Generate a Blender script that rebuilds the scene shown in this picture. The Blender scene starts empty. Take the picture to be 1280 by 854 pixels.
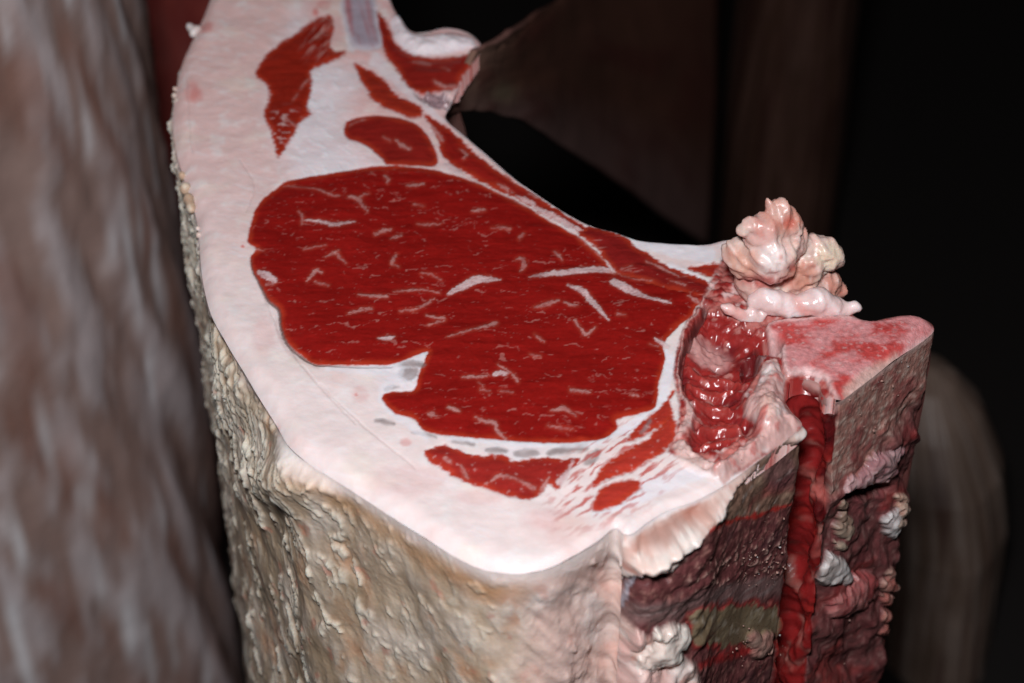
import bpy, bmesh, math, random
import numpy as np
from mathutils import Vector
random.seed(4); np.random.seed(4)
scene = bpy.context.scene

# ------------------------------------------------------------------ camera, world, light, exposure
PW, PH = 1280.0, 854.0
FPX = 2750.0
PITCH = math.radians(38.0)
DIST = FPX / 4000.0
H0 = 0.55                                   # height of the cut face above the floor
FWD = np.array([0, math.cos(PITCH), -math.sin(PITCH)])
RGT = np.array([1.0, 0, 0])
UPV = np.array([0, math.sin(PITCH), math.cos(PITCH)])
CAM = np.array([0, 0, H0]) - FWD * DIST

cam_d = bpy.data.cameras.new('camera'); cam = bpy.data.objects.new('camera', cam_d)
scene.collection.objects.link(cam); scene.camera = cam
cam.location = CAM; cam.rotation_euler = (math.pi/2 - PITCH, 0, 0)
cam_d.sensor_width = 36; cam_d.sensor_fit = 'HORIZONTAL'; cam_d.lens = 36 * FPX / PW
cam_d.clip_start = 0.05; cam_d.clip_end = 50
cam_d.dof.use_dof = True; cam_d.dof.focus_distance = 0.688; cam_d.dof.aperture_fstop = 10.5

world = bpy.data.worlds.new('World'); scene.world = world; world.use_nodes = True
bg = world.node_tree.nodes['Background']; bg.inputs[0].default_value = (0.30, 0.26, 0.25, 1); bg.inputs[1].default_value = 0.006

ld = bpy.data.lights.new('camera_flash', 'AREA'); ld.shape = 'RECTANGLE'; ld.size = 0.10; ld.size_y = 0.06
ld.energy = 7.2; ld.color = (0.945, 0.965, 1.0)
flash = bpy.data.objects.new('camera_flash', ld); scene.collection.objects.link(flash)
flash.location = CAM + np.array([-0.03, 0.03, 0.115])
flash.rotation_euler = (Vector((0.0, 0.0, H0 - 0.01)) - Vector(flash.location)).to_track_quat('-Z', 'Y').to_euler()
vs = scene.view_settings
vs.view_transform = 'Standard'; vs.look = 'None'; vs.gamma = 1; vs.use_curve_mapping = False; vs.exposure = 0.0
scene.render.engine = 'CYCLES'

# ------------------------------------------------------------------ pixel helpers (a pixel is a direction; the depth comes from the plane it lies on)
def ray(px, py):
    px = np.asarray(px, float); py = np.asarray(py, float)
    return FWD + ((px - PW/2)/FPX)[..., None]*RGT - ((py - PH/2)/FPX)[..., None]*UPV
def on_z(px, py, z=H0):
    d = ray(px, py); k = (z - CAM[2]) / d[..., 2]
    return CAM + d * k[..., None]
def on_y(px, py, y):
    d = ray(px, py); k = (y - CAM[1]) / d[..., 1]
    return CAM + d * k[..., None]
def proj(p):
    v = p - CAM; dz = v @ FWD
    return np.stack([PW/2 + FPX*(v @ RGT)/dz, PH/2 - FPX*(v @ UPV)/dz], -1)

# ------------------------------------------------------------------ noise
def _hash(i, j, k=0):
    h = (i.astype(np.int64)*374761393 + j.astype(np.int64)*668265263 + np.int64(k)*2147483647*3 + 12345) & 0xFFFFFFFF
    h = ((h ^ (h >> 13)) * 1274126177) & 0xFFFFFFFF
    h = ((h ^ (h >> 16)) * 2246822519) & 0xFFFFFFFF
    return (h ^ (h >> 15)) & 0xFFFFFFFF
def noise2(x, y, seed=0):
    xi = np.floor(x); yi = np.floor(y); xf = x-xi; yf = y-yi
    u = xf*xf*xf*(xf*(xf*6-15)+10); v = yf*yf*yf*(yf*(yf*6-15)+10)
    def g(dx, dy):
        a = _hash(xi+dx, yi+dy, seed) * (2*math.pi/4294967296.0)
        return np.cos(a)*(xf-dx) + np.sin(a)*(yf-dy)
    a = g(0,0); b = g(1,0); c = g(0,1); d = g(1,1)
    return ((a+(b-a)*u)*(1-v) + (c+(d-c)*u)*v) * 1.45
def fbm(x, y, octv=4, seed=0, gain=0.5):
    s = 0; a = 1.0; t = 0
    for o in range(octv):
        s = s + a*noise2(x*2**o + 17.3*o, y*2**o - 9.1*o, seed+o*7); t += a; a *= gain
    return s/t
def worley(x, y, seed=0, jit=0.9):
    xi = np.floor(x); yi = np.floor(y)
    f1 = np.full(x.shape, 9.0); f2 = f1.copy(); cid = np.zeros(x.shape)
    for dx in (-1,0,1):
        for dy in (-1,0,1):
            h = _hash(xi+dx, yi+dy, seed)
            ox = (h & 0xFFFF)/65535.0; oy = (h >> 16)/65535.0
            d = np.hypot(xi+dx+0.5+(ox-.5)*jit - x, yi+dy+0.5+(oy-.5)*jit - y)
            near = d < f1
            f2 = np.where(near, f1, np.minimum(f2, d)); cid = np.where(near, (h % 1000)/1000.0, cid); f1 = np.where(near, d, f1)
    return f1, f2, cid
def sst(a, b, x):
    t = np.clip((x-a)/(b-a), 0, 1); return t*t*(3-2*t)
def mix(a, b, m):
    return a + (b-a)*m[:, None]
def C(*c): return np.array(c, float)

# ------------------------------------------------------------------ curves and distances
def spline(pts, n=6, closed=True):
    p = np.array(pts, float); m = len(p); out = []
    rng = range(m) if closed else range(m-1)
    for i in rng:
        if closed: a, b, c, d = p[(i-1) % m], p[i], p[(i+1) % m], p[(i+2) % m]
        else: a, b, c, d = p[max(i-1,0)], p[i], p[i+1], p[min(i+2,m-1)]
        for t in np.arange(n)/n:
            out.append(0.5*((2*b)+(c-a)*t+(2*a-5*b+4*c-d)*t*t+(3*b-a-3*c+d)*t**3))
    if not closed: out.append(p[-1])
    return np.array(out)
def seg_dist(P, A, B, closed=True):
    """unsigned distance to a chain of segments, parameter (segment index + t) of the closest point"""
    best = np.full(len(P), 1e18); par = np.zeros(len(P))
    for i in range(len(A)):
        e = B[i]-A[i]; L = max(e @ e, 1e-18)
        w0 = P[:,0]-A[i,0]; w1 = P[:,1]-A[i,1]
        t = np.clip((w0*e[0]+w1*e[1])/L, 0, 1)
        d = (w0-t*e[0])**2 + (w1-t*e[1])**2
        k = d < best; best[k] = d[k]; par[k] = i + t[k]
    return np.sqrt(best), par
def inside(P, poly):
    c = np.zeros(len(P), bool); x, y = P[:,0], P[:,1]; n = len(poly)
    for i in range(n):
        x0, y0 = poly[i]; x1, y1 = poly[(i+1) % n]
        if y0 == y1: continue
        k = (y0 > y) != (y1 > y)
        c ^= k & (x < (x1-x0)*(y-y0)/(y1-y0)+x0)
    return c
def sdf(P, pts, n=4, pad=40, smooth=True):
    """signed distance (negative inside) of pixel points to a smooth closed outline; +pad far away"""
    poly = spline(pts, n) if smooth else np.array(pts, float)
    lo, hi = poly.min(0)-pad, poly.max(0)+pad
    k = (P[:,0] > lo[0]) & (P[:,0] < hi[0]) & (P[:,1] > lo[1]) & (P[:,1] < hi[1])
    out = np.full(len(P), float(pad)); Q = P[k]
    if len(Q):
        d, _ = seg_dist(Q, poly, np.roll(poly, -1, 0)); out[k] = np.where(inside(Q, poly), -d, d)
    return out
def line_mask(P, pts, w, soft=1.0):
    """pts polyline, half widths w along it (taper given by list); returns 0..1"""
    c = spline(pts, 5, closed=False); w = np.interp(np.linspace(0,1,len(c)), np.linspace(0,1,len(w)), w)
    pad = max(w)+6; lo, hi = c.min(0)-pad, c.max(0)+pad
    k = (P[:,0] > lo[0]) & (P[:,0] < hi[0]) & (P[:,1] > lo[1]) & (P[:,1] < hi[1])
    out = np.zeros(len(P)); Q = P[k]
    if len(Q):
        d, par = seg_dist(Q, c[:-1], c[1:]); out[k] = sst(soft, -soft, d-np.interp(par, np.arange(len(w)), w))
    return out
def blob(P, x, y, rx, ry, ang=0, soft=0.35):
    c, s = math.cos(math.radians(ang)), math.sin(math.radians(ang))
    dx, dy = P[:,0]-x, P[:,1]-y
    r = np.hypot((dx*c+dy*s)/rx, (-dx*s+dy*c)/ry)
    return sst(1+soft, 1-soft, r)

# ------------------------------------------------------------------ materials (node based; colour and wetness vary over each surface)
def nodes_of(name):
    m = bpy.data.materials.new(name); m.use_nodes = True
    nt = m.node_tree; return m, nt, nt.nodes['Principled BSDF']
def tissue(name, sss=0.0, radius=(2.2,0.8,0.5), bump=0.12, scale=900, spec=0.5, speck=0.10, coat=0.0, stretch=(1,1,1)):
    m, nt, b = nodes_of(name)
    at = nt.nodes.new('ShaderNodeAttribute'); at.attribute_name = 'Col'
    rg = nt.nodes.new('ShaderNodeAttribute'); rg.attribute_name = 'Rough'
    tc = nt.nodes.new('ShaderNodeTexCoord')
    mp = nt.nodes.new('ShaderNodeMapping'); mp.inputs['Scale'].default_value = stretch
    nt.links.new(tc.outputs['Object'], mp.inputs[0])
    n1 = nt.nodes.new('ShaderNodeTexNoise'); n1.inputs['Scale'].default_value = scale; n1.inputs['Detail'].default_value = 4
    n2 = nt.nodes.new('ShaderNodeTexNoise'); n2.inputs['Scale'].default_value = scale*0.33; n2.inputs['Detail'].default_value = 5
    nt.links.new(mp.outputs[0], n1.inputs[0]); nt.links.new(mp.outputs[0], n2.inputs[0])
    mr = nt.nodes.new('ShaderNodeMapRange'); mr.inputs[1].default_value = 0.25; mr.inputs[2].default_value = 0.75
    mr.inputs[3].default_value = 1-speck; mr.inputs[4].default_value = 1+speck
    nt.links.new(n2.outputs[0], mr.inputs[0])
    mu = nt.nodes.new('ShaderNodeVectorMath'); mu.operation = 'SCALE'
    nt.links.new(at.outputs['Color'], mu.inputs[0]); nt.links.new(mr.outputs[0], mu.inputs['Scale'])
    nt.links.new(mu.outputs[0], b.inputs['Base Color'])
    nt.links.new(rg.outputs['Fac'], b.inputs['Roughness'])
    bp = nt.nodes.new('ShaderNodeBump'); bp.inputs['Strength'].default_value = bump; bp.inputs['Distance'].default_value = 0.001
    nt.links.new(n1.outputs[0], bp.inputs['Height']); nt.links.new(bp.outputs[0], b.inputs['Normal'])
    b.inputs['Specular IOR Level'].default_value = spec
    b.inputs['Coat Weight'].default_value = coat; b.inputs['Coat Roughness'].default_value = 0.16
    if sss:
        b.inputs['Subsurface Weight'].default_value = sss
        b.inputs['Subsurface Radius'].default_value = radius; b.inputs['Subsurface Scale'].default_value = 0.001
    return m
M = {
 'fat': tissue('beef_fat', 0.35, (2.4,1.3,1.0), 0.08, 700, 0.22, 0.05),
 'lean': tissue('beef_lean', 0.15, (1.2,0.3,0.2), 0.05, 1100, 0.12, 0.12, stretch=(1,2.2,1)),
 'gristle': tissue('beef_gristle', 0.3, (1.5,0.9,0.7), 0.10, 800, 0.5, 0.10),
 'bone': tissue('beef_bone', 0.15, (1.5,0.6,0.4), 0.28, 1500, 0.35, 0.28),
 'sawn': tissue('sawn_bone', 0.0, bump=0.32, scale=1500, spec=0.28, speck=0.34),
 'wet': tissue('wet_tissue', 0.3, (2.4,0.8,0.5), 0.18, 620, 0.4, 0.18, coat=0.10),
 'rind': tissue('dry_outer_fat', 0.35, (2.4,1.4,0.9), 0.22, 700, 0.32, 0.10),
 'far': tissue('chilled_carcass', 0.0, bump=0.3, scale=120, spec=0.4, speck=0.15),
}
def plain(name, col, rough, scale=8):
    m, nt, b = nodes_of(name)
    n = nt.nodes.new('ShaderNodeTexNoise'); n.inputs['Scale'].default_value = scale; n.inputs['Detail'].default_value = 6
    r = nt.nodes.new('ShaderNodeValToRGB')
    r.color_ramp.elements[0].color = tuple(c*0.6 for c in col)+(1,); r.color_ramp.elements[1].color = tuple(c*1.4 for c in col)+(1,)
    nt.links.new(n.outputs[0], r.inputs[0]); nt.links.new(r.outputs[0], b.inputs['Base Color'])
    b.inputs['Roughness'].default_value = rough
    return m

# ------------------------------------------------------------------ objects
def tag(o, label=None, cat=None, group=None, kind=None):
    for k, v in (('label',label),('category',cat),('group',group),('kind',kind)):
        if v: o[k] = v
    return o
def empty(name, loc):
    o = bpy.data.objects.new(name, None); o.empty_display_size = 0.05; o.location = loc
    scene.collection.objects.link(o); return o
def mesh_obj(name, verts, faces, mat, parent=None, col=None, rough=None, normals=None, flat_from=None):
    me = bpy.data.meshes.new(name)
    v = np.asarray(verts, float)
    if parent is not None:
        off = np.array(parent.location); q = parent.parent
        while q is not None: off = off + np.array(q.location); q = q.parent
        v = v - off
    if isinstance(faces, np.ndarray):
        k = faces.shape[1]
        me.vertices.add(len(v)); me.vertices.foreach_set('co', v.astype(np.float32).ravel())
        me.loops.add(faces.size); me.loops.foreach_set('vertex_index', faces.astype(np.int32).ravel())
        me.polygons.add(len(faces)); me.polygons.foreach_set('loop_start', np.arange(0, faces.size, k, dtype=np.int32))
        me.update(calc_edges=True)
    else:
        me.from_pydata([tuple(a) for a in v], [], faces); me.update()
    me.polygons.foreach_set('use_smooth', np.ones(len(me.polygons), bool))
    if col is not None:
        a = me.attributes.new('Col', 'FLOAT_COLOR', 'POINT')
        c4 = np.ones((len(v), 4), np.float32); c4[:, :3] = np.clip(col, 0, 1); a.data.foreach_set('color', c4.ravel())
    if rough is not None:
        a = me.attributes.new('Rough', 'FLOAT', 'POINT'); a.data.foreach_set('value', np.asarray(rough, np.float32))
    me.materials.append(mat); me.validate()
    if normals is not None: me.normals_split_custom_set_from_vertices([tuple(n) for n in normals])
    o = bpy.data.objects.new(name, me); scene.collection.objects.link(o)
    if parent is not None: o.parent = parent
    return o

# ================================================================== THE SETTING
fl = bpy.data.meshes.new('floor')
fl.from_pydata([(-4,-3,0),(4,-3,0),(4,5,0),(-4,5,0)], [], [(0,1,2,3)]); fl.materials.append(plain('dark_floor', (0.012,0.009,0.008), 0.6))
floor = bpy.data.objects.new('floor', fl); scene.collection.objects.link(floor); tag(floor, kind='structure')

# ================================================================== THE BEEF QUARTER: outline of the cut, traced in photograph pixels on the cut plane
OUT = [(430,-260),(455,-160),(472,-70),(485,-10),(497,18),(513,37),(530,39),(558,33),(586,40),(602,57),(592,78),(580,95),(570,115),(560,135),(558,148),
 (583,170),(610,193),(633,213),(655,230),(700,260),(735,279),(773,290),(798,299),(843,303),(883,304),(910,298),(940,302),(975,318),(1020,350),(1050,380),
 (1082,399),(1110,395),(1135,392),(1158,398),(1168,408),
 (1158,420),(1117,449),(1073,482),(1050,498),
 (1036,497),(1028,488),(1024,476),(1006,470),(987,477),(981,494),(989,511),(1003,528),
 (986,545),(948,573),(905,603),(868,622),(838,632),(812,647),(792,662),
 (780,663),(768,656),(745,674),(715,692),(688,704),(661,709),(630,708),(601,701),(563,683),(523,658),(490,637),(460,617),(424,594),(391,574),(362,551),(345,522),(316,476),(281,418),(263,384),
 (254,350),(250,323),(246,272),(237,240),(226,205),(218,175),(215,143),(219,105),(228,68),(244,34),(259,0),(290,-80),(330,-170),(380,-260)]
I_SAW0, I_CAN0, I_CAN1, I_SAW1, I_FAT0, I_TOP = 34, 38, 46, 53, 55, len(OUT)-4
w3 = on_z([p[0] for p in OUT], [p[1] for p in OUT])
NSUB = 6
OUTW = spline(w3[:, :2], NSUB)                         # closed outline in metres on the cut plane
nO = len(OUTW)
root = empty('beef_quarter', (0.0, 0.06, 0.0))
tag(root, 'cut quarter of beef, red eye muscle ringed with white fat, sawn backbone at one side', 'meat')

# ---- grid over the cut plane
STEPX, STEPY = 0.00036, 0.00046
lo, hi = OUTW.min(0)-0.002, OUTW.max(0)+0.002
ylim = on_z(np.array([640.]), np.array([-40.]))[0,1]            # beyond the frame the face goes on at the same level
hi[1] = min(hi[1], max(ylim, 0)) if False else hi[1]
gx = np.arange(lo[0], hi[0], STEPX); gy = np.arange(lo[1], hi[1], STEPY)
# rows far outside the frame are coarser
ycut = on_z(np.array([640.]), np.array([-25.]))[0,1]
gy = np.concatenate([gy[gy < ycut], np.arange(ycut, hi[1], STEPY*5)])
GX, GY = np.meshgrid(gx, gy); shp = GX.shape
G = np.stack([GX.ravel(), GY.ravel()], 1)
ins = inside(G, OUTW)
I2 = ins.reshape(shp)
quad_in = I2[:-1,:-1] | I2[1:,:-1] | I2[:-1,1:] | I2[1:,1:]
keep = np.zeros(shp, bool)
keep[:-1,:-1] |= quad_in; keep[1:,:-1] |= quad_in; keep[:-1,1:] |= quad_in; keep[1:,1:] |= quad_in
idx = np.full(shp, -1, np.int64); kr = np.where(keep.ravel())[0]; idx.ravel()[kr] = np.arange(len(kr))
Q = G[kr]; qin = ins[kr]
OA, OB = OUTW, np.roll(OUTW, -1, 0)
dO, parO = seg_dist(Q, OA, OB)
si = parO.astype(int) % nO; tt = (parO - parO.astype(int))[:, None]
near = OA[si]*(1-tt) + OB[si]*tt
Q = np.where(qin[:, None], Q, near); dO = np.where(qin, dO, 0.0)
qr, qc = np.where(quad_in)
FQ = np.stack([idx[qr,qc], idx[qr,qc+1], idx[qr+1,qc+1], idx[qr+1,qc]], 1)
N = len(Q)
P = proj(np.column_stack([Q, np.full(N, H0)]))                   # photograph pixel of every point of the cut plane
X, Y = Q[:,0], Q[:,1]
wx = fbm(X*170, Y*170, 3, 1); wy = fbm(X*170, Y*170, 3, 2)
wx2 = fbm(X*700, Y*700, 2, 3); wy2 = fbm(X*700, Y*700, 2, 4)
PWp = P + np.stack([wx*3.0+wx2*1.3, wy*2.2+wy2*1.0], 1)          # organic edges
PWs = P + np.stack([wx*1.6+wx2*0.8, wy*1.3+wy2*0.6], 1)

def rim_radius(k):                                               # rounding of the rim by control-point index
    r = np.full(len(k), 0.0008)
    r = np.where((k > I_FAT0+4) & (k < len(OUT)-2), 0.0032, r)
    r = np.where((k > I_CAN1+2) & (k <= I_FAT0+4), 0.0016, r)
    r = np.where((k > I_SAW0-5) & (k < I_CAN1), 0.0012, r)
    return r
kk = np.arange(nO)/NSUB
RIM = rim_radius(kk)
ker = np.ones(25)/25
RIM = np.convolve(np.concatenate([RIM[-12:], RIM, RIM[:12]]), ker, 'valid')
rimq = RIM[si]
wob = 1 + .35*fbm(X*90, Y*90, 2, 9)
dd = np.clip(dO/(rimq*2.2*wob), 0, 1)
Z = -rimq*(1-dd)**2.4

# ---- fat ground
fbig = fbm(X*38, Y*38, 4, 11); fmed = fbm(X*130, Y*130, 4, 12); ffin = fbm(X*520, Y*520, 3, 13)
up = sst(430, 60, P[:,1])                                          # outer fat by the flank is pinker
col = np.tile(C(.80,.66,.64), (N,1))
col = mix(col, C(.78,.47,.455), np.clip(up*0.95, 0, 1))
outer = sst(.046,.038, dO + fbig*.006)*sst(520,300,P[:,0]); col = mix(col, C(.76,.56,.52), outer*up*.5)
col = mix(col, C(.80,.73,.72), sst(0.05, .5, fmed)*0.6)
col = mix(col, C(.76,.46,.42), sst(0.10, .55, fbig)*0.38)
col = mix(col, C(.80,.70,.60), sst(0.10, .5, fbm(X*55, Y*55, 3, 14))*0.35)
inner = sst(0.028, 0.045, dO) * sst(900, 500, P[:,0])
col = mix(col, C(.82,.74,.77), inner*0.85)
cloud = sst(-.05,.35,fbm(X*95,Y*95,4,16)); col = mix(col, C(.80,.55,.55), inner*cloud*.30)
fibre = sst(.1,.4,fbm(X*260+Y*180,Y*120-X*90,3,17)); col = mix(col, C(.84,.80,.84), inner*fibre*.5); Z_FIB = inner*fibre*.00012
strk = fbm(X*60, Y*420+X*200, 3, 15)
col = mix(col, C(.82,.76,.78), sst(.15,.5,strk)*0.35)
Z = Z + fbig*0.0008 + fmed*0.00018 + ffin*0.00004 + Z_FIB
rough = np.full(N, 0.46) + fmed*0.08
label = np.zeros(N, int)                                           # 0 fat
# fine seam drawn in the fat parallel to the eye muscle
for pts, a in (([(326,362),(338,390),(352,420),(372,450),(395,478),(420,505),(445,530)], .36), ([(400,480),(430,510),(470,545),(520,585)], .30), ([(300,200),(318,232),(308,265)], .25), ([(232,80),(236,140),(240,190)], .3)):
    lm = line_mask(PWs, pts, [0.5,1.0,0.8], 0.9)
    col = mix(col, C(.52,.36,.33), lm*a); Z -= lm*0.00025

# ---- muscles
MUS = {}
MUS['eye'] = [(355,228),(325,253),(314,280),(310,303),(320,312),(313,323),(315,337),(325,356),(334,373),(349,388),(351,408),(363,433),(383,448),(398,455),(450,457),(488,455),(510,449),(533,440),(531,452),(523,470),(518,486),(497,489),(480,492),(479,501),(495,518),(518,524),(533,540),(563,545),(610,549),(660,552),(710,554),(750,549),(768,538),(772,531),(772,523),(811,514),(821,503),(823,480),(828,463),(832,445),(829,434),(836,420),(852,405),(864,396),(870,384),(884,374),(888,366),
   (880,357),(850,343),(800,328),(768,340),(755,323),(738,308),(720,295),(690,278),(660,259),(622,241),(585,225),(556,216),(530,210),(485,207),(450,209),(418,216),(385,221)]
MUS['wedge'] = [(733,281),(755,286),(775,294),(788,303),(813,320),(838,333),(862,343),(884,352),(890,362),(884,371),(850,366),(815,356),(780,345),(768,338),(756,322),(740,306),(722,292)]
MUS['rib_strip'] = [(530,143),(545,150),(560,160),(575,174),(595,192),(615,207),(640,224),(665,240),(700,264),(733,283),(728,290),(700,279),(665,259),(640,246),(618,236),(590,222),(572,210),(552,194),(548,178),(540,160)]
MUS['upper_strip'] = [(443,80),(452,84),(463,88),(480,100),(493,118),(510,127),(525,135),(528,145),(515,147),(495,140),(470,128),(460,113),(450,95)]
MUS['oval'] = [(430,162),(435,150),(458,144),(493,147),(520,155),(535,170),(545,190),(545,206),(515,207),(485,206),(478,198),(462,186),(448,178),(435,174)]
MUS['flank'] = [(319,93),(325,78),(340,61),(370,41),(390,26),(413,19),(418,38),(413,52),(417,66),(432,64),(430,71),(413,79),(390,89),(390,108),(384,133),(389,143),(374,155),(364,174),(348,196),(344,185),(339,163),(330,145),(337,118),(332,104)]
MUS['flap'] = [(466,11),(478,20),(488,38),(497,55),(515,68),(540,72),(562,72),(598,66),(590,80),(580,95),(570,110),(553,113),(525,116),(508,105),(495,85),(480,65),(472,38)]
MUS['lower'] = [(532,564),(554,556),(573,563),(590,569),(629,570),(642,577),(673,572),(700,574),(724,573),(718,584),(708,592),(698,612),(686,606),(678,614),(662,625),(636,620),(614,613),(579,601),(554,588),(536,576)]
MUS['side_a'] = [(742,606),(752,594),(761,580),(793,561),(818,545),(836,520),(842,538),(832,559),(799,580),(774,590),(752,599)]
MUS['side_b'] = [(747,624),(761,608),(790,602),(799,607),(774,627),(745,637)]
MUS['side_c'] = [(843,490),(836,500),(838,520),(815,535),(795,547),(785,550),(798,533),(812,522),(831,504)]
MUS['inner_small'] = [(860,336),(875,331),(903,330),(901,347),(888,346),(872,341)]
names = {'eye':'eye_muscle','wedge':'wedge_muscle','rib_strip':'rib_muscle','upper_strip':'strip_muscle','oval':'oval_muscle','flank':'flank_muscle','flap':'flap_muscle','lower':'lower_muscle','side_a':'side_muscle','side_b':'side_muscle','side_c':'side_muscle','inner_small':'rib_muscle'}
mbase = {'eye':C(.238,.0075,.0060),'wedge':C(.205,.011,.010),'rib_strip':C(.26,.012,.009),'upper_strip':C(.29,.022,.012),'oval':C(.235,.013,.010),'flank':C(.26,.016,.008),'flap':C(.235,.014,.010),'lower':C(.30,.020,.016),'side_a':C(.40,.034,.022),'side_b':C(.40,.034,.022),'side_c':C(.36,.03,.02),'inner_small':C(.29,.02,.015)}
fib = fbm(X*60, Y*260, 4, 21); pat = fbm(X*45, Y*60, 3, 22); grain = fbm(X*900, Y*1500, 2, 23)
PARTS = {0: 'fat'}; lid = 0; mus_id = {}
allm = np.zeros(N); msd = {}
for k, pts in MUS.items():
    lid += 1; PARTS[lid] = k; mus_id[k] = lid
    s = sdf(PWp if k not in ('eye','oval') else PWs, pts, 4, 40) - {'side_a':3.5,'side_b':3.0,'side_c':2.0,'upper_strip':1.0}.get(k, 0); msd[k] = s
    rag = fbm(X*420, Y*620, 3, 24)
    sw = {'eye':1.2,'oval':1.3,'flank':2.2,'flap':2.0,'upper_strip':2.0,'side_a':2.4,'side_b':2.4,'side_c':2.4,'lower':1.5}.get(k, 1.5)
    m = sst(sw, -sw, s + rag*(.6 if k in ('eye','oval') else 3.0))
    c = mbase[k] * (1 + fib[:,None]*0.20 + pat[:,None]*0.16 + grain[:,None]*0.12)
    edge = sst(-9, 0.5, s + fmed*4)
    c = mix(c, C(.50,.050,.018), edge*0.55)
    col = mix(col, c, m); label[m > .5] = lid
    dome = sst(0, -26, s)
    Z += np.where(m > 0, (dome*0.0007 - 0.00012*sst(3,-1,s)*sst(-6,-1,s)), 0)
    rough = rough*(1-m) + (0.40 + fmed*0.07 + pat*0.05)*m
    allm = np.maximum(allm, m)
Z += allm*(fib*0.00028 + pat*0.0006 + grain*0.00004)

fz = blob(P, 405, 42, 20, 34, 30, .5); fn = fbm((P[:,0]*.75+P[:,1]*.62)*.30, (P[:,0]*.62-P[:,1]*.75)*.035, 3, 25); col = mix(col, C(.66,.40,.36), sst(.0,.35,fn)*fz*allm*.55)
fz = blob(P, 357, 160, 22, 22, 0, .5); col = mix(col, C(.70,.50,.48), sst(.12,.35,fbm(X*300,Y*420,3,26))*fz*allm*.6)
# dark fascia on the lower left of the eye muscle
fm = line_mask(PWs, [(314,322),(316,338),(326,358),(335,375),(349,389),(351,408),(362,434),(382,449),(398,456),(450,459),(490,457)], [0.5,1.2,1.6,1.9,1.7,1.5,1.1,0.9], 1.2)
col = mix(col, C(.13,.055,.045), fm*0.85); Z -= fm*0.0005
hl = line_mask(PWs, [(345,395),(347,412),(358,438),(380,454),(398,461)], [0.6,2.2,2.0,1.0], 1.5); col = mix(col, C(.55,.38,.37), hl*0.5)

# grey gristle
GRI = [(([(500,456),(515,455),(530,458)]), [2,5,3]), ([(504,466),(513,468),(520,465)], [5,8,4]), ([(481,488),(490,485),(498,484)], [2,2.5,1]), ([(470,525),(480,526),(492,529)], [2,3.5,2.5]), ([(515,541),(530,543),(545,547)], [1.2,1.8,1.5]),
       ([(567,552),(580,553),(592,557)], [1.5,3,2]), ([(608,563),(620,563),(632,564)], [2.5,4,3]), ([(646,567),(656,567),(669,566)], [4,6.5,4]), ([(686,567),(706,562),(732,560)], [3,5,4.5]), ([(733,577),(740,573),(746,566)], [5,7,4]), ([(802,540),(808,534),(812,525)], [1.5,3,2])]
for pts, w in GRI:
    lid += 1; m = line_mask(PWp, pts, w, 2.4)*np.clip(.9+fmed*.8,.3,1); PARTS[lid] = 'gristle'
    col = mix(col, C(.24,.19,.19)*(1+fmed*0.3)[:,None] if False else C(.25,.195,.19), m*0.82); label[m > .5] = lid; rough = rough*(1-m)+.38*m

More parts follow.
